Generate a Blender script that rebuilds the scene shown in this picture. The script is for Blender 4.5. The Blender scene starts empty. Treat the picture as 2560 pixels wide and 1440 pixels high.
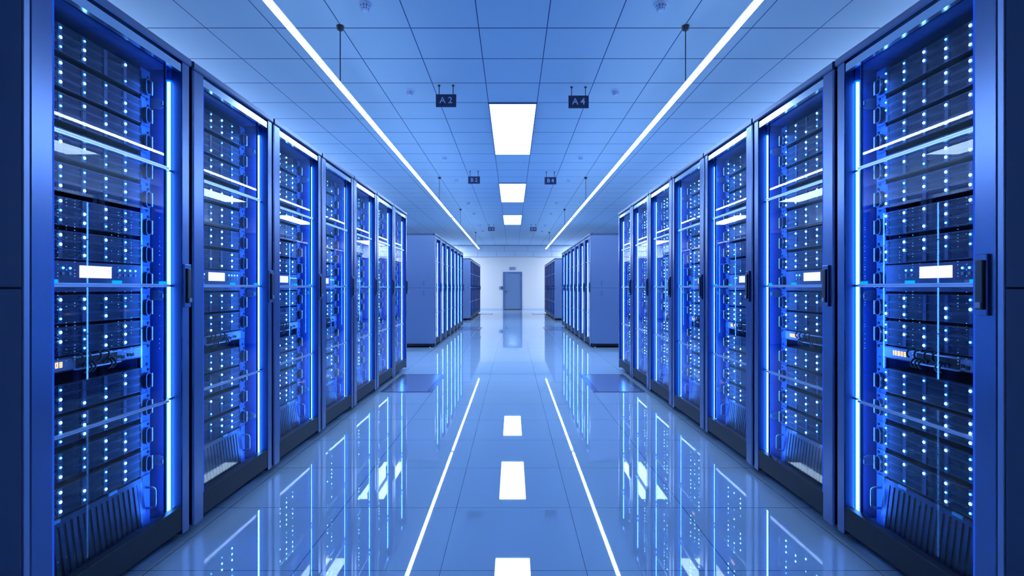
import bpy, bmesh, math, random
from mathutils import Vector, Matrix

random.seed(7)
SC = bpy.context.scene
COL = SC.collection
PI = math.pi

# ------------------------------------------------------------------ measures (metres)
CAM_H = 1.1345          # eye height
CEIL = 3.3635           # ceiling height
F_PX = 1273.0           # focal length in pixels of the 2560 px wide frame
ROW_X = 1.477           # front plane of both cabinet rows
PITCH = 0.7967          # cabinet spacing along a row
T = 0.5848              # floor and ceiling tile
BACK_Y = 26.6
ROWS_Y = [1.940, 1.940 + 8.13, 1.940 + 16.26]   # centre of the first cabinet of each block
HALF = 0.3875
H = CAM_H

# ------------------------------------------------------------------ materials
MATS = {}
def principled(name, color, rough=0.5, metal=0.0, spec=0.5, coat=0.0, emit=None, estr=0.0, sampling=None):
    m = bpy.data.materials.new(name); m.use_nodes = True
    b = m.node_tree.nodes['Principled BSDF']
    b.inputs['Base Color'].default_value = (*color, 1)
    b.inputs['Roughness'].default_value = rough
    b.inputs['Metallic'].default_value = metal
    b.inputs['Specular IOR Level'].default_value = spec
    b.inputs['Coat Weight'].default_value = coat
    b.inputs['Coat Roughness'].default_value = 0.03
    if emit:
        b.inputs['Emission Color'].default_value = (*emit, 1)
        b.inputs['Emission Strength'].default_value = estr
    if sampling:
        m.cycles.emission_sampling = sampling
    MATS[name] = m
    return m
def emission(name, color, strength, sampling='AUTO'):
    m = bpy.data.materials.new(name); m.use_nodes = True
    nt = m.node_tree; nt.nodes.clear()
    e = nt.nodes.new('ShaderNodeEmission'); o = nt.nodes.new('ShaderNodeOutputMaterial')
    e.inputs[0].default_value = (*color, 1); e.inputs[1].default_value = strength
    nt.links.new(e.outputs[0], o.inputs[0])
    m.cycles.emission_sampling = sampling
    MATS[name] = m
    return m

def add_rough_noise(m, scale, lo, hi, stretch=(1, 1, 1)):
    nt = m.node_tree; b = nt.nodes['Principled BSDF']
    tc = nt.nodes.new('ShaderNodeTexCoord'); mp = nt.nodes.new('ShaderNodeMapping')
    mp.inputs['Scale'].default_value = stretch
    n = nt.nodes.new('ShaderNodeTexNoise'); n.inputs['Scale'].default_value = scale; n.inputs['Detail'].default_value = 3
    mr = nt.nodes.new('ShaderNodeMapRange'); mr.inputs['To Min'].default_value = lo; mr.inputs['To Max'].default_value = hi
    nt.links.new(tc.outputs['Object'], mp.inputs[0]); nt.links.new(mp.outputs[0], n.inputs[0])
    nt.links.new(n.outputs[0], mr.inputs[0]); nt.links.new(mr.outputs[0], b.inputs['Roughness'])

principled('frame_metal', (0.105, 0.155, 0.31), 0.28, 0.9)
add_rough_noise(MATS['frame_metal'], 60, 0.23, 0.29, (1, 1, 0.02))
principled('side_metal', (0.22, 0.29, 0.48), 0.42, 0.8)
add_rough_noise(MATS['side_metal'], 40, 0.38, 0.44, (1, 1, 0.1))
principled('header_metal', (0.85, 0.90, 0.97), 0.16, 1.0)
principled('cover_metal', (0.10, 0.14, 0.25), 0.35, 0.7)
principled('bar_metal', (0.55, 0.66, 0.90), 0.28, 0.5)
principled('rail_dark', (0.010, 0.015, 0.030), 0.5, 0.1, 0.3)
principled('cabinet_black', (0.010, 0.012, 0.020), 0.6)
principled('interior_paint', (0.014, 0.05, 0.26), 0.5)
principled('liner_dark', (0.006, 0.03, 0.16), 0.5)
principled('control_dark', (0.018, 0.040, 0.15), 0.4, 0.3)
principled('grip_metal', (0.9, 0.93, 1.0), 0.22, 1.0)
principled('server_black', (0.008, 0.011, 0.022), 0.45, 0.2)
principled('slat_metal', (0.042, 0.065, 0.15), 0.36, 0.7)
principled('ear_metal', (0.05, 0.17, 0.52), 0.45, 0.3)
principled('handle_dark', (0.03, 0.06, 0.16), 0.35, 0.5)
principled('handle_metal', (0.35, 0.40, 0.55), 0.30, 0.8)
principled('panel_grey', (0.20, 0.26, 0.42), 0.42, 0.5)
principled('cable_black', (0.02, 0.024, 0.045), 0.35)
principled('port_black', (0.004, 0.004, 0.006), 0.6)
principled('button_grey', (0.30, 0.36, 0.50), 0.4)
principled('tab_blue', (0.10, 0.50, 0.95), 0.3)
principled('lever_dark', (0.012, 0.018, 0.04), 0.35)
principled('bezel_dark', (0.025, 0.06, 0.20), 0.4, 0.2)
principled('lock_dark', (0.02, 0.03, 0.06), 0.4, 0.5)
principled('foot_metal', (0.35, 0.40, 0.50), 0.3, 0.9)
principled('lamp_housing', (0.45, 0.52, 0.65), 0.4, 0.3)
principled('cable_dark', (0.012, 0.015, 0.03), 0.5)
principled('sign_navy', (0.010, 0.020, 0.075), 0.45)
principled('sign_letter', (0.42, 0.52, 0.80), 0.5)
principled('plastic_white', (0.42, 0.56, 0.84), 0.4)
principled('slot_dark', (0.03, 0.06, 0.20), 0.6)
principled('panel_frame', (0.10, 0.16, 0.34), 0.4, 0.5)
principled('door_paint', (0.20, 0.30, 0.50), 0.10, 0.1, 0.8)
principled('door_frame_paint', (0.09, 0.17, 0.40), 0.3)
principled('box_grey', (0.17, 0.29, 0.52), 0.4)
principled('plate_metal', (0.50, 0.58, 0.78), 0.20, 0.9)
principled('plate_border', (0.16, 0.24, 0.46), 0.22, 0.8)
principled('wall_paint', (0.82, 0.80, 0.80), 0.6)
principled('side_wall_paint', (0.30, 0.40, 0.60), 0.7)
principled('trim_paint', (0.56, 0.67, 0.84), 0.6)
principled('trim_groove', (0.12, 0.18, 0.32), 0.7)

emission('lamp_light', (0.48, 0.71, 1.0), 34.0)
emission('added_cove_light', (0.64, 0.81, 1.0), 84.0)  # unseen fill light, added to brighten the outer ceiling
emission('added_end_light', (0.74, 0.83, 0.92), 23.0)  # unseen fill light, added to brighten the back wall
emission('panel_light', (0.48, 0.71, 1.0), 15.0)
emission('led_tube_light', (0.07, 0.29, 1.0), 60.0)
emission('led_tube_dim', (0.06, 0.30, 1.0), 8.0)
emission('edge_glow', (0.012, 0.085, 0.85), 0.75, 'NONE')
emission('tab_light', (0.0, 0.42, 1.0), 0.95, 'NONE')
def halo(name, col, st, a):
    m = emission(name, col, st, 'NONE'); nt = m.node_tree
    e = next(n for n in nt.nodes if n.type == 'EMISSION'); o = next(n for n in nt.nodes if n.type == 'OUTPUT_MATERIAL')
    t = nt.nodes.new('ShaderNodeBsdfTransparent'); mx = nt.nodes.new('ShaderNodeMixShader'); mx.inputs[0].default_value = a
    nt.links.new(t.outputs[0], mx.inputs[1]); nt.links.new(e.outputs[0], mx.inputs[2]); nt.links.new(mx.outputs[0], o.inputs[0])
halo('halo_glow', (0.0, 0.22, 1.0), 1.35, 0.42)  # painted bloom: faint blue glow round the strip tubes
emission('led_core', (0.16, 0.52, 1.0), 22.0, 'NONE')
emission('led_core_soft', (0.06, 0.40, 1.0), 9.0, 'NONE')
emission('led_halo', (0.01, 0.24, 1.0), 1.0, 'NONE')  # painted glow for the ring round each status light
emission('screen_light', (0.82, 0.95, 1.0), 1.15, 'NONE')
emission('screen_text', (0.72, 0.82, 0.86), 1.0, 'NONE')
emission('display_orange', (1.0, 0.50, 0.22), 2.2, 'NONE')

# glass: clear architectural pane, Fresnel mirror over clear transmission
def glass(name, ior, tint):
    m = bpy.data.materials.new(name); m.use_nodes = True
    nt = m.node_tree; nt.nodes.clear()
    o = nt.nodes.new('ShaderNodeOutputMaterial'); mx = nt.nodes.new('ShaderNodeMixShader')
    t = nt.nodes.new('ShaderNodeBsdfTransparent'); g = nt.nodes.new('ShaderNodeBsdfGlossy')
    fr = nt.nodes.new('ShaderNodeFresnel'); ge = nt.nodes.new('ShaderNodeNewGeometry')
    io = nt.nodes.new('ShaderNodeMapRange'); io.inputs['To Min'].default_value = ior; io.inputs['To Max'].default_value = 1/ior
    nt.links.new(ge.outputs['Backfacing'], io.inputs[0]); nt.links.new(io.outputs[0], fr.inputs['IOR'])
    t.inputs[0].default_value = (*tint, 1); g.inputs['Roughness'].default_value = 0.0
    g.inputs[0].default_value = (1, 1, 1, 1)
    nt.links.new(fr.outputs[0], mx.inputs[0]); nt.links.new(t.outputs[0], mx.inputs[1])
    nt.links.new(g.outputs[0], mx.inputs[2]); nt.links.new(mx.outputs[0], o.inputs[0])
    MATS[name] = m
glass('cabinet_glass', 1.26, (0.97, 0.98, 1.0))

# tiled surface: joints where either coordinate meets a multiple of the tile
def tile_nodes(m, offx, offy, half, base, line):
    nt = m.node_tree; b = nt.nodes['Principled BSDF']
    tc = nt.nodes.new('ShaderNodeTexCoord'); sp = nt.nodes.new('ShaderNodeSeparateXYZ')
    nt.links.new(tc.outputs['Object'], sp.inputs[0])
    outs = []
    for i, off in ((0, offx), (1, offy)):
        a = nt.nodes.new('ShaderNodeMath'); a.operation = 'SUBTRACT'; a.inputs[1].default_value = off - 100 * T
        nt.links.new(sp.outputs[i], a.inputs[0])
        p = nt.nodes.new('ShaderNodeMath'); p.operation = 'PINGPONG'; p.inputs[1].default_value = T / 2
        nt.links.new(a.outputs[0], p.inputs[0])
        c = nt.nodes.new('ShaderNodeMath'); c.operation = 'LESS_THAN'; c.inputs[1].default_value = half[i]
        nt.links.new(p.outputs[0], c.inputs[0]); outs.append(c)
    mx = nt.nodes.new('ShaderNodeMath'); mx.operation = 'MAXIMUM'
    nt.links.new(outs[0].outputs[0], mx.inputs[0]); nt.links.new(outs[1].outputs[0], mx.inputs[1])
    # faint tone difference from tile to tile
    wn = nt.nodes.new('ShaderNodeTexNoise'); wn.inputs['Scale'].default_value = 0.35; wn.inputs['Detail'].default_value = 2
    nt.links.new(tc.outputs['Object'], wn.inputs[0])
    mr = nt.nodes.new('ShaderNodeMapRange'); mr.inputs['To Min'].default_value = 0.95; mr.inputs['To Max'].default_value = 1.05
    nt.links.new(wn.outputs[0], mr.inputs[0])
    bc = nt.nodes.new('ShaderNodeMixRGB'); bc.blend_type = 'MULTIPLY'; bc.inputs[0].default_value = 1
    bc.inputs[1].default_value = (*base, 1); nt.links.new(mr.outputs[0], bc.inputs[2])
    mc = nt.nodes.new('ShaderNodeMixRGB'); nt.links.new(mx.outputs[0], mc.inputs[0])
    nt.links.new(bc.outputs[0], mc.inputs[1]); mc.inputs[2].default_value = (*line, 1)
    nt.links.new(mc.outputs[0], b.inputs['Base Color'])
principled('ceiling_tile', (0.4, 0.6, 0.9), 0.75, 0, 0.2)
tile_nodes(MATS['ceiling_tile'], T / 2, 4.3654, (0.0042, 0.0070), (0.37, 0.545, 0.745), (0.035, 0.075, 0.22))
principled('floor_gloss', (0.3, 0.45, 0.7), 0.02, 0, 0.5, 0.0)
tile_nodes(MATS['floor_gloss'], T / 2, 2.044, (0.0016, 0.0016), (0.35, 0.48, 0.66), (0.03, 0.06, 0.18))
MATS['floor_gloss'].node_tree.nodes['Principled BSDF'].inputs['IOR'].default_value = 2.35

# brushed plate: fine lines across
def brushed(m, scale):
    nt = m.node_tree; b = nt.nodes['Principled BSDF']
    tc = nt.nodes.new('ShaderNodeTexCoord'); w = nt.nodes.new('ShaderNodeTexWave')
    w.bands_direction = 'Y'; w.inputs['Scale'].default_value = scale
    bp = nt.nodes.new('ShaderNodeBump'); bp.inputs['Strength'].default_value = 0.12; bp.inputs['Distance'].default_value = 0.002
    nt.links.new(tc.outputs['Object'], w.inputs[0]); nt.links.new(w.outputs[1], bp.inputs['Height'])
    nt.links.new(bp.outputs[0], b.inputs['Normal'])
brushed(MATS['plate_metal'], 14)

# ------------------------------------------------------------------ mesh builder
class MB:
    """collects solids and links them as ONE mesh"""
    def __init__(self):
        self.v = []; self.f = []; self.mi = []; self.mats = []; self.sm = []
    def _m(self, name):
        if name not in self.mats: self.mats.append(name)
        return self.mats.index(name)
    def add(self, verts, faces, mat, smooth=False):
        o = len(self.v); self.v += [tuple(p) for p in verts]; k = self._m(mat)
        for f in faces:
            self.f.append([i + o for i in f]); self.mi.append(k); self.sm.append(smooth)
        return self
    def box(self, x0, x1, y0, y1, z0, z1, mat):
        if x0 > x1: x0, x1 = x1, x0
        if y0 > y1: y0, y1 = y1, y0
        if z0 > z1: z0, z1 = z1, z0
        v = [(x0,y0,z0),(x1,y0,z0),(x1,y1,z0),(x0,y1,z0),(x0,y0,z1),(x1,y0,z1),(x1,y1,z1),(x0,y1,z1)]
        return self.add(v, [(0,3,2,1),(4,5,6,7),(0,1,5,4),(1,2,6,5),(2,3,7,6),(3,0,4,7)], mat)
    def prism(self, poly, axis, a, b, mat, smooth=False):
        """poly: list of 2-D points in the two remaining axes (order x,y,z without axis)"""
        n = len(poly); vs = []
        for t in (a, b):
            for p in poly:
                q = list(p); q.insert(axis, t); vs.append(q)
        fs = [tuple(range(n)), tuple(range(2*n-1, n-1, -1))]
        self.add(vs, fs, mat)
        o = len(self.v) - 2*n; k = self._m(mat)
        for i in range(n):
            j = (i+1) % n
            self.f.append([o+i, o+j, o+n+j, o+n+i][::-1]); self.mi.append(k); self.sm.append(smooth)
        return self
    def disc_stack(self, c, prof, n, mat, axis=2, smooth=True, cap=True):
        """lathe about an axis through c: prof = [(offset, radius)]"""
        vs = []; fs = []
        for (h, r) in prof:
            for i in range(n):
                a = 2*PI*i/n
                p = [0, 0, 0]; u, w = [k for k in range(3) if k != axis]
                p[axis] = h; p[u] = r*math.cos(a); p[w] = r*math.sin(a)
                vs.append((c[0]+p[0], c[1]+p[1], c[2]+p[2]))
        for k in range(len(prof)-1):
            for i in range(n):
                j = (i+1) % n
                fs.append((k*n+i, k*n+j, (k+1)*n+j, (k+1)*n+i))
        self.add(vs, fs, mat, smooth)
        if cap:
            m = len(prof)-1
            self.add([vs[i] for i in range(n)], [tuple(range(n))[::-1]], mat)
            self.add([vs[m*n+i] for i in range(n)], [tuple(range(n))], mat)
        return self
    def tube(self, pts, r, mat, n=8, closed=False):
        P = [Vector(p) for p in pts]; vs = []; fs = []; m = len(P)
        up = None
        for i, p in enumerate(P):
            if closed: d = P[(i+1) % m] - P[i-1]
            else: d = P[min(i+1, m-1)] - P[max(i-1, 0)]
            d.normalize()
            if up is None:
                up = Vector((0,0,1)) if abs(d.z) < 0.9 else Vector((1,0,0))
            s = d.cross(up).normalized(); up = s.cross(d).normalized()
            for k in range(n):
                a = 2*PI*k/n
                vs.append(p + s*(r*math.cos(a)) + up*(r*math.sin(a)))
        for i in range(m if closed else m-1):
            j = (i+1) % m
            for k in range(n):
                l = (k+1) % n
                fs.append((i*n+k, i*n+l, j*n+l, j*n+k))
        self.add(vs, fs, mat, True)
        if not closed:
            self.add(vs[:n], [tuple(range(n))[::-1]], mat); self.add(vs[-n:], [tuple(range(n))], mat)
        return self
    def mesh(self, name, bevel=0.0):
        me = bpy.data.meshes.new(name)
        me.from_pydata(self.v, [], self.f)
        for n in self.mats: me.materials.append(MATS[n])
        me.polygons.foreach_set('material_index', self.mi)
        me.polygons.foreach_set('use_smooth', self.sm)
        bm = bmesh.new(); bm.from_mesh(me)
        if bevel > 0:
            bmesh.ops.remove_doubles(bm, verts=bm.verts, dist=1e-6)
            es = [e for e in bm.edges if len(e.link_faces) == 2 and e.calc_face_angle(0) > 0.7]
            bmesh.ops.bevel(bm, geom=es, offset=bevel, segments=2, affect='EDGES', profile=0.5)
        bmesh.ops.recalc_face_normals(bm, faces=bm.faces)
        bm.to_mesh(me); bm.free()
        me.update()
        return me

def link(name, data, parent=None, loc=(0,0,0), rotz=0.0):
    o = bpy.data.objects.new(name, data); COL.objects.link(o)
    o.location = loc
    if rotz: o.rotation_euler = (0, 0, rotz)
    if parent: o.parent = parent
    return o
def thing(name, label, cat, loc=(0,0,0), rotz=0.0, group=None, data=None):
    o = link(name, data, None, loc, rotz)
    o['label'] = label; o['category'] = cat
    if group: o['group'] = group
    return o
def struct(name, data):
    o = link(name, data); o['kind'] = 'structure'; return o

# ------------------------------------------------------------------ room shell
XW = 4.76; Y0 = -2.4
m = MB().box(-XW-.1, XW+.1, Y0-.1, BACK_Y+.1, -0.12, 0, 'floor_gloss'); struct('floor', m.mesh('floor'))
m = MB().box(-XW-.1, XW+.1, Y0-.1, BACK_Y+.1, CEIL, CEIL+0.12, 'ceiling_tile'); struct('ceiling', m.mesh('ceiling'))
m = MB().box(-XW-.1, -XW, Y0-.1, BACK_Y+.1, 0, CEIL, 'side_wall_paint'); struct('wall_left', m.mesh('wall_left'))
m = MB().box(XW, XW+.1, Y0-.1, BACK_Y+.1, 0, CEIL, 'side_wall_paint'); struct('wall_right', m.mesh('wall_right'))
m = MB().box(-XW, XW, Y0-.1, Y0, 0, CEIL, 'wall_paint'); struct('wall_front', m.mesh('wall_front'))
# back wall with the door opening
DX0, DX1, DZ = -0.492, 0.505, 1.975
m = MB().box(-XW, DX0, BACK_Y, BACK_Y+.12, 0, CEIL, 'wall_paint').box(DX1, XW, BACK_Y, BACK_Y+.12, 0, CEIL, 'wall_paint')
m.box(DX0, DX1, BACK_Y, BACK_Y+.12, DZ, CEIL, 'wall_paint').box(DX0, DX1, BACK_Y+.10, BACK_Y+.12, 0, DZ, 'wall_paint')
struct('wall_back', m.mesh('wall_back'))
# two courses of facing boards under the ceiling, with open joints between boards
def facing(name, z0, z1, y0, joints):
    mb = MB(); xs = [-XW] + joints + [XW]
    for a, b in zip(xs[:-1], xs[1:]):
        mb.box(a + 0.006, b - 0.006, y0, BACK_Y, z0, z1, 'trim_paint')
    mb.box(-XW, XW, y0 + 0.02, BACK_Y, z0, z1 + (0.022 if name == 'trim_1' else 0), 'trim_groove')
    struct(name, mb.mesh(name))
facing('trim_1', CEIL - 0.31, CEIL - 0.022, BACK_Y - 0.07, [(-3.46 + 1.205*k) - 0.565 for k in range(0, 7)])
facing('trim_2', CEIL - 0.60, CEIL - 0.315, BACK_Y - 0.045, [-2.75 + 0.965*k - 0.02 for k in range(0, 7)])
m = MB().box(-XW, DX0 - .04, BACK_Y - .012, BACK_Y, 0, .07, 'trim_paint').box(DX1 + .04, XW, BACK_Y - .012, BACK_Y, 0, .07, 'trim_paint')
struct('baseboard_back', m.mesh('baseboard_back'))
for sd, nm in ((-1, 'left'), (1, 'right')):
    m = MB().box(sd*XW, sd*(XW - .012), Y0, BACK_Y - .012, 0, .07, 'trim_paint'); struct('baseboard_' + nm, m.mesh('baseboard_' + nm))

# added fill lights, hidden by the cabinets: a ledge along each side wall, and luminous ceiling fields over both ends of the rear cross aisle
for sd, nm in ((-1, 'added_cove_left'), (1, 'added_cove_right')):
    m = MB().box(sd*XW, sd*(XW-.22), Y0, BACK_Y-.1, 2.70, 2.74, 'trim_paint').box(sd*(XW-.20), sd*(XW-.22), Y0, BACK_Y-.1, 2.74, 2.79, 'trim_paint')
    m.box(sd*(XW-.03), sd*(XW-.17), 2.6, 13.0, 2.745, 2.765, 'added_cove_light'); struct(nm, m.mesh('added_light_cove'))
for sd, nm in ((-1, 'added_glow_left'), (1, 'added_glow_right')):
    m = MB()
    for a in (3.22, 3.80):
        m.box(sd*a, sd*(a+.56), 24.0, 26.4, CEIL-.015, CEIL-.001, 'added_end_light').box(sd*(a-.01), sd*a, 24.0, 26.4, CEIL-.018, CEIL, 'panel_frame')
    struct(nm, m.mesh('added_ceiling_glow'))

# door
m = MB().box(DX0 + .05, DX1 - .05, BACK_Y + .015, BACK_Y + .065, 0.012, DZ - .05, 'door_paint')
door = struct('door_1', m.mesh('door_leaf', 0.003))
m = MB().box(DX0, DX0+.05, BACK_Y-.02, BACK_Y+.10, 0, DZ, 'door_frame_paint').box(DX1-.05, DX1, BACK_Y-.02, BACK_Y+.10, 0, DZ, 'door_frame_paint')
m.box(DX0+.05, DX1-.05, BACK_Y-.02, BACK_Y+.10, DZ-.05, DZ, 'door_frame_paint')
link('door_frame', m.mesh('door_frame'), door)
m = MB().disc_stack((-0.34, BACK_Y+.015, 0.96), [(-.012, .026), (0, .026)], 16, 'lock_dark', 1)
m.tube([(-0.34, BACK_Y+.005, .96), (-0.34, BACK_Y-.04, .96), (-.32, BACK_Y-.045, .96), (-.21, BACK_Y-.045, .958)], .010, 'lock_dark')
link('door_handle', m.mesh('door_handle'), door)
m = MB().disc_stack((-0.34, BACK_Y+.015, 0.87), [(-.010, .024), (0, .024)], 16, 'lock_dark', 1)
link('keyhole_plate', m.mesh('keyhole_plate'), door)
for z in (0.45, 1.62):
    m = MB().disc_stack((DX1-.05, BACK_Y+.006, z), [(-.05, .010), (.05, .010)], 10, 'foot_metal', 2)
    link('hinge', m.mesh('hinge'), door)
m = MB().box(DX0+.05, DX1-.05, BACK_Y+.005, BACK_Y+.015, 0.004, .03, 'lock_dark'); link('drop_seal', m.mesh('drop_seal'), door)

# plate above the door, and the box beside it
m = MB().box(-.155, .155, -.03, 0, 0, .148, 'box_grey')
ex = thing('door_sign', 'small grey-blue sign box on the back wall above the door', 'sign', (0.0, BACK_Y, 2.085))
link('housing', m.mesh('sign_housing', .005), ex)
m = MB().box(-.135, .135, -.034, -.03, .022, .126, 'door_paint'); link('face', m.mesh('sign_face'), ex)
cr = thing('card_reader', 'small grey square box on the white wall left of the door', 'card reader', (-0.60, BACK_Y, 1.06))
m = MB().box(-.09, .09, -.04, 0, 0, .165, 'box_grey'); link('housing', m.mesh('reader_housing', .006), cr)
m = MB().box(.03, .075, -.044, -.04, .02, .145, 'lock_dark'); link('slot_cover', m.mesh('reader_slot'), cr)

# ------------------------------------------------------------------ ceiling fittings
ORD = ['first', 'second', 'third', 'fourth', 'fifth', 'sixth', 'seventh', 'eighth', 'ninth', 'tenth', 'eleventh', 'twelfth']
PW = 0.2925
def panel_meshes():
    L = 4 * T
    fr = MB(); e = .012
    fr.box(-PW, PW, 0, e, -.018, 0, 'panel_frame').box(-PW, PW, L-e, L, -.018, 0, 'panel_frame')
    fr.box(-PW, -PW+e, e, L-e, -.018, 0, 'panel_frame').box(PW-e, PW, e, L-e, -.018, 0, 'panel_frame')
    df = MB().box(-PW+e, PW-e, e, L-e, -.012, -.001, 'panel_light')
    return fr.mesh('panel_frame'), df.mesh('panel_diffuser')
pf, pd = panel_meshes()
def ceiling_panel(x, y, label):
    t = thing('ceiling_panel_light', label, 'ceiling light', (x, y, CEIL), 0, 'recessed ceiling panel lights')
    link('frame', pf, t); link('diffuser', pd, t)
for k, lb in enumerate(['large bright ceiling panel light nearest the camera, between the A signs and B signs',
                        'bright ceiling panel light second from the camera, just behind the B signs',
                        'smallest bright ceiling panel light in front of the C signs']):
    ceiling_panel(0, 6.12 + 8 * T * k, lb)
for sd, nm, op in ((-1, 'left', 'right'), (1, 'right', 'left')):
    for k, wh in enumerate(('first', 'second', 'third')):
        ceiling_panel(sd * 7 * T, 6.12 + 8 * T * k, 'ceiling panel light over the outer %s aisle, mirrored in the %s row\'s %s cabinet' % (nm, op, wh))

K = 0.9747
LAMP_Z = CAM_H + 1.763 * K - .007; LAMP_X = 1.507 * K
def pendant(sd, y0, y1, ycab, label):
    t = thing('linear_pendant_light', label, 'pendant light', (sd * LAMP_X, y0, 0), 0, 'long suspended linear lights')
    L = y1 - y0
    link('housing', MB().box(-.017, .017, 0, L, LAMP_Z + .016, LAMP_Z + .030, 'lamp_housing').mesh('pendant_housing'), t)
    hx = .0235
    poly = [(-hx, LAMP_Z+.012), (-hx+.005, LAMP_Z+.016), (hx-.005, LAMP_Z+.016), (hx, LAMP_Z+.012), (hx, LAMP_Z+.003), (hx-.004, LAMP_Z-.001), (-hx+.004, LAMP_Z-.001), (-hx, LAMP_Z+.003)]
    df = MB(); df.prism(poly, 1, .012, L-.012, 'lamp_light'); link('diffuser', df.mesh('pendant_diffuser'), t)
    for e0 in (0, L-.012):
        c = MB(); c.prism(poly, 1, e0, e0+.012, 'lamp_housing'); link('end_cap', c.mesh('pendant_end_cap'), t)
    for yc in ycab:
        ca = link('cable', MB().disc_stack((0, yc-y0, 0), [(LAMP_Z+.028, .0045), (CEIL-.02, .0045)], 8, 'cable_dark').mesh('pendant_cable'), t)
        link('ceiling_cup', MB().disc_stack((0, yc-y0, CEIL), [(-.038, .018), (-.03, .030), (-.0, .033)], 20, 'cable_dark').mesh('pendant_cup'), ca)
c1 = [4.445*K, 10.5*K]; c2 = [14.75*K, 20.82*K]
for sd, nm in ((-1, 'left'), (1, 'right')):
    pendant(sd, 2.30*K, 12.66*K, c1, 'long white linear light hung on cables over the %s cabinet row, nearer the camera' % nm)
    pendant(sd, 12.80*K, 22.9*K, c2, 'long white linear light over the %s row, farther one beyond the gap' % nm)

def text_mesh(s, size, depth, mat):
    cu = bpy.data.curves.new('lettering', 'FONT'); cu.body = s; cu.size = size; cu.extrude = depth
    cu.align_x = 'CENTER'; cu.align_y = 'CENTER'; cu.offset = 0.0018 if '4' in s else 0.0006; cu.resolution_u = 6
    o = bpy.data.objects.new('tmp_text', cu); COL.objects.link(o)
    dg = bpy.context.evaluated_depsgraph_get()
    me = bpy.data.meshes.new_from_object(o.evaluated_get(dg))
    bpy.data.objects.remove(o); bpy.data.curves.remove(cu)
    me.name = 'lettering'; me.transform(Matrix.Rotation(PI/2, 4, 'X'))
    me.materials.clear(); me.materials.append(MATS[mat])
    return me
def sign(txt, x, y, zt, label):
    t = thing('aisle_sign', label, 'sign', (x, y, 0), 0, 'hanging aisle signs')
    w, h = .112, .138
    link('board', MB().box(-w, w, -.009, .009, zt - h, zt, 'sign_navy').mesh('sign_board', .002), t)
    l = link('lettering', text_mesh(txt, .098, .001, 'sign_letter'), t, (0, -.0102, zt - h/2))
    for sx in (-.077, .077):
        r = link('rod', MB().disc_stack((sx, 0, 0), [(zt - .002, .0045), (CEIL - .004, .0045)], 8, 'cable_dark').mesh('sign_rod'), t)
        link('rod_cup', MB().disc_stack((sx, 0, CEIL), [(-.016, .009), (-.008, .013), (0, .016)], 14, 'cable_dark').mesh('sign_cup'), r)
S_ZT = CAM_H + 2.182 * K
sign('A 2', -.7515*K, 5.742*K, S_ZT, 'dark blue hanging sign reading A 2, largest on the left')
sign('A 4', .748*K, 5.79*K, CAM_H + 2.186*K, 'dark blue hanging sign reading A 4, largest on the right')
sign('B 2', -.755*K, 9.97*K, S_ZT, 'dark blue hanging sign reading B 2 left of the second panel light')
sign('B 4', .745*K, 10.03*K, S_ZT, 'dark blue hanging sign reading B 4 right of the second panel light')
sign('C 2', -.755*K, 18.2*K, S_ZT, 'small far hanging sign reading C 2 on the left')
sign('C 4', .745*K, 18.25*K, S_ZT, 'small far hanging sign reading C 4 on the right')

def detector_meshes():
    b = MB().disc_stack((0,0,0), [(-.014, .047), (-.006, .055), (0, .056)], 28, 'plastic_white')
    hd = MB().disc_stack((0,0,0), [(-.056, .016), (-.052, .023), (-.036, .036), (-.014, .043)], 28, 'plastic_white')
    sl = MB()
    for k in range(10):
        a = 2*PI*k/10 + .2
        c, s = math.cos(a), math.sin(a)
        def P(r, w, z): return (r*c - w*s, r*s + w*c, z)
        v = [P(.0435,-.0036,-.018), P(.0435,.0036,-.018), P(.030,.0030,-.047), P(.030,-.0030,-.047),
             P(.034,-.0036,-.018), P(.034,.0036,-.018), P(.022,.0030,-.045), P(.022,-.0030,-.045)]
        sl.add(v, [(0,1,2,3),(7,6,5,4),(0,4,5,1),(2,6,7,3),(1,5,6,2),(0,3,7,4)], 'slot_dark')
    return b.mesh('detector_base'), hd.mesh('detector_head'), sl.mesh('detector_slots')
d_b, d_h, d_s = detector_meshes()
dys = [4.10, 5.90, 8.88, 10.74, 13.62, 15.55, 18.4, 20.3]
dlab = ['nearest the camera', 'beside the A sign', 'third from the camera', 'fourth from the camera',
        'fifth from the camera, beyond the B sign', 'sixth from the camera', 'seventh from the camera, near the C sign', 'farthest from the camera, past the C sign']
for sd, nm in ((-1, 'left'), (1, 'right')):
    for y, l in zip(dys, dlab):
        t = thing('smoke_detector', 'round white ceiling smoke detector left of centre, %s'.replace('left', nm) % l, 'smoke detector', (sd*1.19*K, y*K, CEIL), random.random()*6, 'ceiling smoke detectors')
        link('base', d_b, t); hh = link('head', d_h, t); link('vent_slots', d_s, hh)

# floor plates beside the block ends
for sd, nm in ((-1, 'left'), (1, 'right')):
    for (ya, yb, wh) in ((5.54, 6.66, 'nearest block'), (13.72, 14.72, 'middle block'), (21.85, 22.85, 'farthest block')):
        t = thing('floor_plate', 'brushed metal floor plate in the aisle by the %s of the %s row' % (wh, nm), 'floor plate', (sd*1.158, (ya+yb)/2, 0), 0, 'metal floor plates')
        hx, hy, e = .283, (yb-ya)/2, .062
        fr = MB(); fr.box(-hx, hx, -hy, -hy+.02, .0005, .006, 'plate_border').box(-hx, hx, hy-.02, hy, .0005, .006, 'plate_border')
        fr.box(-hx, -hx+e, -hy+.02, hy-.02, .0005, .006, 'plate_border').box(hx-e, hx, -hy+.02, hy-.02, .0005, .006, 'plate_border')
        link('border', fr.mesh('plate_border'), t)
        link('plate', MB().box(-hx+e, hx-e, -hy+.02, hy-.02, .0005, .005, 'plate_metal').mesh('plate'), t)

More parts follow.
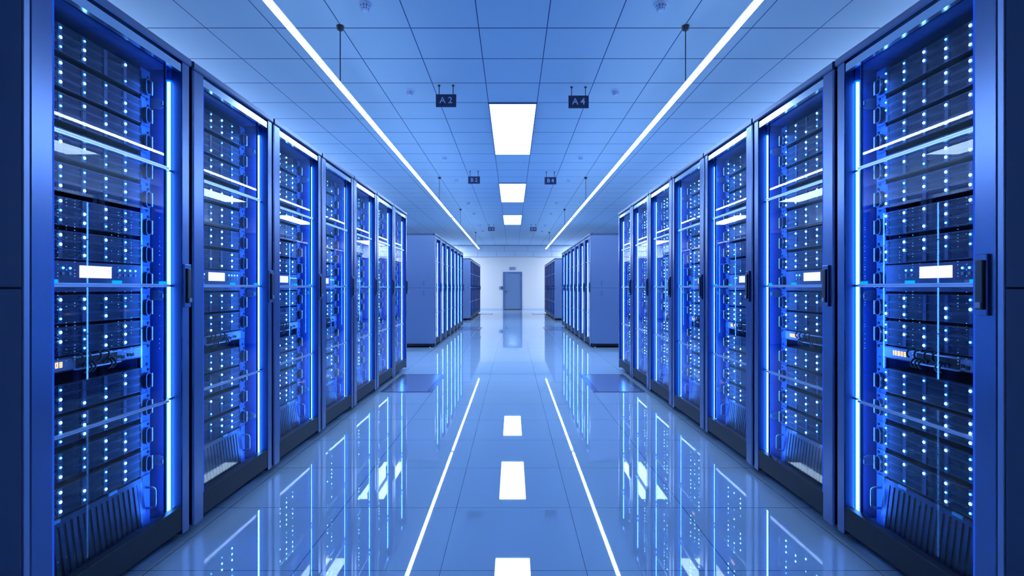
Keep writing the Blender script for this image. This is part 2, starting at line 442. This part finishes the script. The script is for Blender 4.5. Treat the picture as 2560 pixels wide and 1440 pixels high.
# ------------------------------------------------------------------ rack equipment (local: x = viewer's right, y = depth, z up, origin = bottom centre of the face)
FACE = .2555; EARX = .3075; SRV_H = .106
CACHE = {}
def cached(key, fn):
    if key not in CACHE: CACHE[key] = fn()
    return CACHE[key]
def chassis_mesh(h):
    return MB().box(-FACE+.004, FACE-.004, .006, .55, .001, h-.001, 'server_black').mesh('chassis')
def ear_mesh(h, sx):
    mb = MB(); mb.box(sx*(FACE+.0012), sx*EARX, 0, .006, .001, h-.001, 'ear_metal')
    mb.disc_stack((sx*.295, 0, h*.86), [(-.003, .006), (0, .0065)], 10, 'port_black', 1)
    return mb.mesh('ear')
def stadium(cx, cz, w, hh, n=7):
    pts = []
    for k in range(n+1):
        a = PI*k/n; pts.append((cx + w*math.cos(a), cz + hh - w + w*math.sin(a)))
    for k in range(n+1):
        a = PI + PI*k/n; pts.append((cx + w*math.cos(a), cz - hh + w + w*math.sin(a)))
    return pts
def handle_mesh(h, sx):
    """standing oval bow handle"""
    mb = MB(); o = stadium(sx*.279, h*.42, .0175, h*.34); i = stadium(sx*.279, h*.42, .0130, h*.34-.0045)
    n = len(o); v = [(p[0], -.017, p[1]) for p in o] + [(p[0], -.017, p[1]) for p in i] + [(p[0], 0, p[1]) for p in o] + [(p[0], 0, p[1]) for p in i]
    f = []
    for k in range(n):
        j = (k+1) % n
        f += [(k, j, n+j, n+k), (k, 2*n+k, 2*n+j, j), (n+k, n+j, 3*n+j, 3*n+k), (2*n+k, 3*n+k, 3*n+j, 2*n+j)]
    mb.add(v, f, 'handle_dark', False)
    mb.disc_stack((sx*.3005, -.014, 0), [(h*.42-.030, .0042), (h*.42+.030, .0042)], 10, 'grip_metal')
    for q in (-.024, .024): mb.box(sx*.296, sx*.3005, -.016, -.012, h*.42+q-.002, h*.42+q+.002, 'handle_dark')
    return mb.mesh('handle')
TW, TH = .0995, .0335
def tray_geo(mb, x, z, slats=7):
    """one drive tray: rim, indicator strip at its left, louvred grille"""
    x1 = x + TW - .0015; z1 = z + TH - .0012; r = .0022
    mb.box(x, x + .0155, -.004, .006, z, z1, 'bezel_dark')
    gx0, gx1 = x + .0170, x1
    mb.box(gx0, gx1, -.003, .006, z, z + r, 'slat_metal').box(gx0, gx1, -.003, .006, z1 - r, z1, 'slat_metal')
    mb.box(gx0, gx0 + r, -.003, .006, z + r, z1 - r, 'slat_metal').box(gx1 - r, gx1, -.003, .006, z + r, z1 - r, 'slat_metal')
    p = (z1 - z - 2*r) / slats
    for k in range(slats):
        zz = z + r + p*(k + .30)
        mb.box(gx0 + r + .002, gx1 - r - .002, -.0022, .006, zz, zz + p*.40, 'slat_metal')
def tray_mesh():
    mb = MB(); tray_geo(mb, 0, 0); return mb.mesh('drive_tray')
def led_geo(mb, x, z, big):
    r = .0054 if big else .0041; n = 8
    mb.disc_stack((x, -.004, z), [(-.0052, r*.55), (-.0030, r), (0, r)], n, 'led_core' if big else 'led_core_soft', 1)
    ro, ri = r*1.42, r
    v = []; f = []
    for k in range(n):
        a = 2*PI*k/n; v += [(x + ri*math.cos(a), -.0056, z + ri*math.sin(a)), (x + ro*math.cos(a), -.0044, z + ro*math.sin(a))]
    for k in range(n):
        j = (k+1) % n; f.append((2*k, 2*k+1, 2*j+1, 2*j))
    mb.add(v, f, 'led_halo')  # ring imitates the soft halo round a bright light
def led_mesh(big):
    mb = MB(); led_geo(mb, 0, 0, big); return mb.mesh('status_light')
def led_pattern(rng):
    """which of the 5 x 3 tray lights are lit, and how brightly"""
    out = {}
    for c in range(5):
        for r in range(3):
            q = rng.random()
            if q < .80: out[(c, r)] = 1 if rng.random() < .62 else 0
    return out
TX0 = -FACE + .004; TZ0 = .0033
def front_mesh(seed):
    mb = MB(); rng = random.Random(seed)
    for c in range(5):
        for r in range(3):
            tray_geo(mb, TX0 + c*.1005, TZ0 + r*TH, 5)
    for (c, r), big in led_pattern(rng).items():
        led_geo(mb, TX0 + c*.1005 + .0078, TZ0 + r*TH + TH*.5, big)
    return mb.mesh('front_panel')

def put_base(t, h):
    link('chassis', cached(('ch', h), lambda: chassis_mesh(h)), t)
    for sx in (-1, 1):
        e = link('ear', cached(('ear', h, sx), lambda: ear_mesh(h, sx)), t)
        link('handle', cached(('hd', h, sx), lambda: handle_mesh(h, sx)), e)

def make_server(loc, rz, label, group, detail, seed):
    t = thing('rack_server', label, 'server', loc, rz, group)
    h = SRV_H
    if detail:
        put_base(t, h)
        tm = cached('tray', tray_mesh); rng = random.Random(seed); pat = led_pattern(rng)
        for c in range(5):
            for r in range(3):
                x, z = TX0 + c*.1005, TZ0 + r*TH
                tr = link('drive_tray', tm, t, (x, 0, z))
                if (c, r) in pat:
                    b = pat[(c, r)]
                    link('status_light', cached(('led', b), lambda: led_mesh(b)), tr, (.0078, 0, TH*.5))
    else:
        link('chassis', cached(('ch', h), lambda: chassis_mesh(h)), t)
        link('front_panel', cached(('fp', seed % 9), lambda: front_mesh(seed % 9)), t)
        for sx in (-1, 1):
            e = link('ear', cached(('ear', h, sx), lambda: ear_mesh(h, sx)), t)
            link('handle', cached(('hd', h, sx), lambda: handle_mesh(h, sx)), e)
    return t

def make_control(loc, rz, label, group, detail):
    """unit with the lit white screen"""
    h = .112
    t = thing('control_unit', label, 'control unit', loc, rz, group)
    def face():
        mb = MB().box(-FACE, FACE, -.004, .006, .001, h-.001, 'control_dark')
        for x in (-.115, -.105, -.095, -.085, .088, .098, .108, .118): mb.disc_stack((x, -.004, .012), [(-.0015, .0018), (0, .0018)], 8, 'port_black', 1)
        return mb.mesh('front_plate')
    put_base(t, h)
    fp = link('front_plate', cached('ctl_face', face), t)
    def screen():
        mb = MB().box(-.063, .084, -.007, -.004, .053, .0985, 'screen_light')
        for r in range(6):
            for (x, w) in ((-.058, .010), (-.046, .007), (-.010, .009), (.012, .007), (.024, .006), (.068, .010)):
                z = .0590 + r*.0064
                mb.box(x, x + w, -.0074, -.007, z, z + .0022, 'screen_text')
        return mb.mesh('screen')
    link('screen', cached('ctl_screen', screen), t)
    for k, x in enumerate((-.133, -.104, .127, .155, .1835, .213)):
        link('button', cached('ctl_btn', lambda: MB().box(-.0055, .0055, -.0065, -.004, -.0055, .0055, 'button_grey').mesh('button', .001)), t, (x, 0, .067))
        link('indicator_light', cached(('led', 0), lambda: led_mesh(0)), t, (x, 0, .0865))
    return t

SEG = {'0': 'abcdef', '1': 'bc', '8': 'abcdefg', 'P': 'abefg', 'A': 'abcefg'}
def make_switch(loc, rz, label, group, detail):
    h = .052
    t = thing('network_switch', label, 'network switch', loc, rz, group)
    link('chassis', cached(('ch', h), lambda: chassis_mesh(h)), t)
    for sx in (-1, 1):
        link('ear', cached(('ear', h, sx), lambda: ear_mesh(h, sx)), t)
    def face():
        mb = MB().box(-FACE, FACE, -.004, .006, .001, h-.001, 'panel_grey')
        mb.box(-FACE, FACE, -.006, -.004, h-.006, h-.001, 'slat_metal').box(-FACE, FACE, -.006, -.004, .001, .005, 'slat_metal')
        mb.box(-.078, .115, -.0052, -.004, .006, h-.007, 'port_black')
        return mb.mesh('front_plate')
    link('front_plate', cached('sw_face', face), t)
    def display():
        mb = MB(); x = -.212
        for ch in '18808':
            w, hh, s = .0105, .0195, .0030; z = .017
            S = {'a': (x, x+w, z+hh-s, z+hh), 'd': (x, x+w, z, z+s), 'g': (x, x+w, z+hh/2-s/2, z+hh/2+s/2),
                 'b': (x+w-s, x+w, z+hh/2, z+hh), 'c': (x+w-s, x+w, z, z+hh/2), 'f': (x, x+s, z+hh/2, z+hh), 'e': (x, x+s, z, z+hh/2)}
            for q in SEG[ch]:
                a = S[q]; mb.box(a[0], a[1], -.0052, -.004, a[2], a[3], 'display_orange')
            x += .0165
        return mb.mesh('digit_display')
    link('digit_display', cached('sw_disp', display), t)
    for k, (x, z) in enumerate(((.128, .016), (.147, .012), (.178, .017), (.198, .015))):
        link('port', cached('sw_port', lambda: MB().box(-.0075, .0075, -.0062, -.004, -.0065, .0065, 'port_black').mesh('port')), t, (x, 0, z + .004))
    for z in (.046, .0025):
        link('cable_bar', cached(('sw_bar', z), lambda: MB().tube([(-.09, -.006, z), (-.09, -.018, z), (.118, -.018, z), (.118, -.006, z)], .0032, 'bar_metal').mesh('cable_bar')), t)
    def ring():
        pts = []
        for k in range(13):
            a = math.radians(-70 + 250*k/12)
            pts.append((.004*math.sin(a), -.020 - .017*math.cos(a), .018*math.sin(a)))
        return MB().tube(pts, .0034, 'cable_black').mesh('cable_ring')
    for x, z in ((-.088, .040), (-.052, .040), (-.005, .040), (.034, .040), (-.066, .004), (-.048, .004), (-.030, .004), (.048, .004), (.066, .004)):
        link('cable_ring', cached('sw_ring', ring), t, (x, 0, z))
    return t

def make_power(loc, rz, label, group, detail):
    """tall ventilated power unit at the foot of the cabinet"""
    h = .215
    t = thing('power_unit', label, 'power unit', loc, rz, group)
    link('chassis', cached(('pw',), lambda: MB().box(-FACE, FACE, .012, .50, .001, h-.001, 'server_black').box(-EARX, -.263, .000, .006, .001, h-.001, 'ear_metal').box(.263, EARX, .000, .006, .001, h-.001, 'ear_metal').mesh('chassis')), t)
    def grille():
        mb = MB(); top, bot = .004, -.022
        def slab(x0, x1, z0, z1, off, mat):
            def y(z): return bot + (top - bot)*(z/(h)) + off
            v = [(x0,y(z0),z0),(x1,y(z0),z0),(x1,.012,z0),(x0,.012,z0),(x0,y(z1),z1),(x1,y(z1),z1),(x1,.012,z1),(x0,.012,z1)]
            mb.add(v, [(0,3,2,1),(4,5,6,7),(0,1,5,4),(1,2,6,5),(2,3,7,6),(3,0,4,7)], mat)
        slab(-.262, .262, .004, h-.004, .003, 'cabinet_black')
        slab(-.262, .262, h-.024, h-.004, 0, 'slat_metal'); slab(-.262, .262, .004, .014, 0, 'slat_metal')
        for q in (-.262, .232): slab(q, q+.030, .014, h-.024, 0, 'ear_metal')
        n = 17; p = .464 / n
        for k in range(n):
            x = -.232 + p*k; slab(x + p*.30, x + p*.88, .014, h-.024, 0, 'slat_metal')
        return mb.mesh('grille')
    link('grille', cached('pw_gr', grille), t)
    def ph():
        pts = [(0, .004, -.045), (0, -.026, -.045), (0, -.036, -.038), (0, -.038, -.028), (0, -.038, .028), (0, -.036, .038), (0, -.026, .045), (0, .004, .045)]
        return MB().tube(pts, .0055, 'handle_metal').mesh('handle')
    for sx in (-1, 1): link('handle', cached('pw_h', ph), t, (sx*.286, 0, .115))
    for x in (-.16, .10): link('tab', cached('pw_tab', lambda: MB().box(-.022, .022, -.001, .006, -.006, .006, 'tab_blue').mesh('tab')), t, (x, 0, h-.006))
    return t

# heights of the unit centres above the eye line, top to bottom
SERVERS = [.885, .761, .6425, .517, .395, .274, .154, -.076, -.191, -.395, -.51, -.6345, -.7565]

# ------------------------------------------------------------------ cabinet (local: x = viewer's right, y = depth into the row, front plane y = 0, z from floor)
ZT = H + 1.047
def cabinet_meshes(far):
    """far = +1 when the end away from the camera is the viewer's right"""
    M = {}
    def B(mb, a, b, *r): return mb.box(far*a, far*b, *r)
    # carcass: sides, back, roof, base
    mb = MB()
    for s in (-1, 1): mb.box(s*.366, s*HALF, .045, 1.0, .075, ZT-.045, 'side_metal')
    mb.box(-.366, .366, .985, 1.0, .075, ZT-.045, 'side_metal').box(-.366, .366, .05, 1.0, .055, .085, 'cabinet_black')
    M['carcass'] = mb.mesh('carcass')
    mb = MB(); poly = [(-.002, H+1.0105), (-.006, H+1.018), (-.006, ZT-.006), (.0, ZT), (1.0, ZT), (1.0, ZT-.044), (.045, ZT-.044), (.045, H+1.0205), (.006, H+1.0205), (.006, H+1.0105)]
    mb.prism(poly, 0, -HALF, HALF, 'cover_metal'); M['top_cover'] = mb.mesh('top_cover')
    # inner lining
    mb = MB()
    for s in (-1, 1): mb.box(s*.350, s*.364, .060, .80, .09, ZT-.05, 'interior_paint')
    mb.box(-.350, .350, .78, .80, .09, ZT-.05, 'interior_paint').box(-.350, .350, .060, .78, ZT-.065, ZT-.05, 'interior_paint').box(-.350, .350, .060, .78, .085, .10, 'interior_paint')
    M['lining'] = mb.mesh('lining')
    # door frame: two posts, bottom rail, upper rail
    mb = MB()
    def post(a, b, cut):
        # a = opening edge, b = outer edge (mirrored by far), chamfered outer corner
        poly = [(far*a, 0), (far*(b - cut*.020), 0), (far*b, .022), (far*b, .044), (far*a, .044)]
        mb.prism(poly, 2, .0345, H+1.0095, 'frame_metal')
    mb.prism([(far*-.309, 0), (far*-.3795, 0), (far*-HALF, .005), (far*-HALF, .010), (far*-.309, .010)], 2, .0345, H+1.0095, 'frame_metal')
    mb.box(far*-.309, far*-.370, .010, .044, .0345, H+1.0095, 'rail_dark')
    post(.333, HALF, .35)
    M['door'] = mb.mesh('door_posts', .0015)
    mb = MB(); B(mb, -.309, .333, .002, .036, .0545, H-.975, 'rail_dark'); M['bottom_rail'] = mb.mesh('bottom_rail', .002)
    mb = MB(); B(mb, -.309, .333, .004, .026, H+.9635, H+.9985, 'header_metal'); M['upper_rail'] = mb.mesh('upper_rail')
    mb = MB(); B(mb, -.3085, .266, .0325, .0355, H-.974, H+.979, 'cabinet_glass'); M['glass_pane'] = mb.mesh('glass_pane')
    for q, (za, zb) in enumerate(((.5105, .5245), (.004, .0175), (-.4965, -.485))):
        mb = MB(); zm = H + (za + zb)/2
        B(mb, -.3085, .272, .017, .029, H+za, zm-.0006, 'bar_metal'); B(mb, -.3085, .272, .019, .029, zm-.0006, zm+.0006, 'rail_dark'); B(mb, -.3085, .272, .017, .029, zm+.0006, H+zb, 'bar_metal')
        M['crossbar%d' % q] = mb.mesh('crossbar')
    mb = MB().box(-.020, .020, .022, .029, 0, .011, 'tab_light'); M['tab'] = mb.mesh('tab')
    mb = MB(); B(mb, .266, .2685, .029, .0385, H-.974, H+.979, 'interior_paint'); M['gasket'] = mb.mesh('gasket')
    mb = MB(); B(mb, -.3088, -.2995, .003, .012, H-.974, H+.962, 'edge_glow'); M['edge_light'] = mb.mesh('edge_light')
    # light strip beside the pane
    for key, mat in (('light_strip', 'led_tube_light'), ('light_strip_dim', 'led_tube_dim')):
        mb = MB().disc_stack((far*.325, .055, 0), [(H-.992, .0060), (H+.915, .0060)], 12, mat); M[key] = mb.mesh('light_tube')
    mb = MB().disc_stack((far*.325, .055, 0), [(H-.994, .0135), (H+.921, .0135)], 14, 'halo_glow'); M['halo'] = mb.mesh('halo_shell')  # see-through glowing shell, imitates the halo round the tube
    mb = MB(); B(mb, .3318, .3328, .004, .043, H-.975, H+.962, 'liner_dark'); M['strip_backing'] = mb.mesh('strip_backing')
    for q, z in enumerate((.518, .010, -.491)):
        mb = MB(); mb.disc_stack((far*.325, .055, 0), [(H+z-.005, .0142), (H+z+.005, .0142)], 12, 'panel_grey'); B(mb, .268, .318, .040, .050, H+z-.004, H+z+.004, 'panel_grey')
        M['clip%d' % q] = mb.mesh('strip_clip')
    # handle, always at the viewer's right
    p0, p1, l0, l1 = (.3345, .380, .3445, .371) if far > 0 else (.3165, .361, .328, .354)
    mb = MB().box(p0, p1, -.010, .001, H-.0865, H+.107, 'frame_metal'); M['handle'] = mb.mesh('handle_plate', .0025)
    mb = MB().box(l0, l1, -.018, -.0095, H-.068, H+.088, 'lever_dark'); M['lever'] = mb.mesh('handle_lever', .0025)
    mb = MB().box(l0+.004, l1-.003, -.022, -.0175, H-.064, H-.045, 'button_grey'); M['latch'] = mb.mesh('latch_button', .0015)
    # mounting rails with square holes
    for nm, s in (('a', -1), ('b', 1)):
        mb = MB().box(s*.262, s*.318, FS + .0075, FS + .0105, .10, ZT-.09, 'ear_metal').box(s*.315, s*.318, FS + .0105, FS + .06, .10, ZT-.09, 'ear_metal')
        for k in range(52):
            z = .12 + k*.0375
            mb.box(s*.2925, s*.3035, FS + .0066, FS + .0075, z, z + .012, 'port_black')
        M['rail_' + nm] = mb.mesh('mounting_rail')
    # brackets tying the rail to the side
    def bracket():
        b = MB(); poly = [(FS + .012, .0), (FS + .012, .045), (FS - .02, .045), (FS - .055, .030), (FS - .055, .010), (FS - .03, 0)]
        b.prism(poly, 0, -.002, .002, 'panel_grey'); b.box(-.018, .018, FS - .05, FS - .045, .012, .028, 'interior_paint'); return b.mesh('rail_bracket')
    M['bracket'] = bracket()
    # levelling foot
    mb = MB().disc_stack((0,0,0), [(0, .024), (.008, .024), (.012, .012), (.016, .0075), (.060, .0075)], 16, 'foot_metal'); M['foot'] = mb.mesh('foot')
    # end cladding
    mb = MB(); x0, x1 = -far*HALF, -far*(HALF + .019)
    mb.box(x0, x1, .006, 1.0, .082, H-.003, 'side_metal').box(x0, x1, .006, 1.0, H+.003, ZT-.047, 'side_metal').box(x0, x1-far*-.006, .012, .99, H-.003, H+.003, 'rail_dark')
    M['side_panel'] = mb.mesh('side_panel', .0015)
    mb = MB(); mb.box(x0, x1, -.0015, .0040, .082, ZT-.047, 'side_metal'); M['corner_trim'] = mb.mesh('corner_trim', .001)
    mb = MB(); q0, q1 = x1, x1 - far*.004
    mb.box(q0, q1, -.024, .024, -.042, .042, 'side_metal').box(q1, q1 - far*.001, -.022, .022, .034, .039, 'lock_dark').box(q1, q1 - far*.001, -.022, .022, -.039, -.034, 'lock_dark')
    mb.disc_stack((q1, 0, 0), [(-.002, .009), (.002, .009)], 14, 'lock_dark', 0); M['side_lock'] = mb.mesh('side_lock')
    mb = MB(); mb.box(-.36, .36, .06, .98, .030, .055, 'cabinet_black'); M['plinth'] = mb.mesh('plinth')
    return M
FS = .127 + .0   # depth of the equipment face behind the door front
CM = {1: cabinet_meshes(1), -1: cabinet_meshes(-1)}
BLK = ['nearest', 'middle', 'farthest']

def cabinet(side, b, k):
    far = 1 if side == 'left' else -1
    M = CM[far]
    x = -ROW_X if side == 'left' else ROW_X
    y = ROWS_Y[b] + PITCH*k; rz = PI/2 if side == 'left' else -PI/2
    pos = ['nearest the camera', 'second from the camera', 'third from the camera', 'fourth from the camera', 'fifth from the camera', 'sixth from the camera', 'farthest from the camera'][k]
    lab = 'glass-door server cabinet, %s in the %s row\'s %s block' % (pos, side, BLK[b])
    t = thing('server_cabinet', lab, 'server cabinet', (x, y, 0), rz, 'server cabinets of the %s %s block' % (BLK[b], side))
    def L(n, key, p=None, loc=(0,0,0)): return link(n, M[key], p or t, loc)
    L('carcass', 'carcass'); L('top_cover', 'top_cover'); L('lining', 'lining'); L('plinth', 'plinth')
    d = L('door', 'door'); L('bottom_rail', 'bottom_rail', d); L('upper_rail', 'upper_rail', d); L('glass_pane', 'glass_pane', d); L('gasket', 'gasket', d); L('edge_light', 'edge_light', d)
    for q in range(3): L('crossbar', 'crossbar%d' % q, d)
    for tx in (-.285, -.01, .243): L('indicator_tab', 'tab', d, (far*tx, 0, H + .0175))
    L('handle', 'handle', d); L('handle_lever', 'lever', d); L('latch_button', 'latch', d)
    ls = L('light_strip', 'light_strip' if b < 2 else 'light_strip_dim'); L('strip_backing', 'strip_backing', ls); L('halo_shell', 'halo', ls)
    for q in range(3): L('strip_clip', 'clip%d' % q, ls)
    if b == 0:
        L('mounting_rail', 'rail_a'); L('mounting_rail', 'rail_b')
        for z in (.80, -.055, -.79): L('rail_bracket', 'bracket', None, (far*.332, 0, H + z))
    for fx in (-.33, .33):
        for fy in (.10, .90): L('foot', 'foot', None, (fx, fy, 0))
    if k == 0:
        sp = L('side_panel', 'side_panel'); L('corner_trim', 'corner_trim')
        for z in (.092, -.096): L('side_lock', 'side_lock', sp, (0, .212, H + z))
    if b: return
    # what is mounted inside
    detail = k < 3
    def W(zz): return (x - far*FS, y, zz)
    cn = '%s row\'s %s cabinet' % (side, ['first', 'second', 'third', 'fourth', 'fifth', 'sixth', 'seventh'][k])
    WH = ['topmost', 'second from top', 'third from top', 'fourth from top', 'fifth from top', 'sixth from top', 'just above the lit screen',
          'just below the lit screen', 'just above the network switch', 'just below the network switch', 'third above the power unit', 'second above the power unit', 'just above the power unit']
    WH[8] = 'just above the network switch'
    for i, c in enumerate(SERVERS):
        make_server(W(H + c - SRV_H/2), rz, 'black rack server, %s, in the %s' % (WH[i], cn), 'rack servers in the %s' % cn, detail, k*101 + i*7 + (0 if side == 'left' else 5003))
    make_control(W(H + .041 - .056), rz, 'control unit with glowing white screen in the %s' % cn, 'screen units in the %s row' % side, detail)
    make_switch(W(H - .2985), rz, 'pale network switch with orange digits and cable rings, %s' % cn, 'network switches in the %s row' % side, detail)
    make_power(W(.103), rz, 'vertically slotted power unit at the foot of the %s' % cn, 'power units in the %s row' % side, detail)

for side in ('left', 'right'):
    for b in range(3):
        for k in range(7):
            cabinet(side, b, k)

# ------------------------------------------------------------------ camera and view
cam = bpy.data.cameras.new('camera'); co = bpy.data.objects.new('camera', cam); COL.objects.link(co)
co.location = (-0.004, 0, CAM_H); co.rotation_euler = (PI/2, 0, 0)
cam.sensor_width = 36; cam.lens = F_PX/2560*36; cam.shift_x = -1/2560
cam.clip_start = 0.02; cam.clip_end = 200
SC.camera = co

w = bpy.data.worlds.new('World'); SC.world = w; w.use_nodes = True
w.node_tree.nodes['Background'].inputs[0].default_value = (0.05, 0.1, 0.25, 1)
w.node_tree.nodes['Background'].inputs[1].default_value = 0.3

SC.view_settings.view_transform = 'Standard'; SC.view_settings.look = 'None'
SC.view_settings.gamma = 1.0; SC.view_settings.use_curve_mapping = False
SC.view_settings.exposure = 0.32
cy = SC.cycles
cy.use_denoising = True
cy.max_bounces = 7; cy.diffuse_bounces = 3; cy.glossy_bounces = 4; cy.transparent_max_bounces = 14
cy.use_adaptive_sampling = True; cy.adaptive_threshold = 0.03; cy.use_light_tree = False
cy.caustics_reflective = False; cy.caustics_refractive = False
cy.sample_clamp_indirect = 6.0
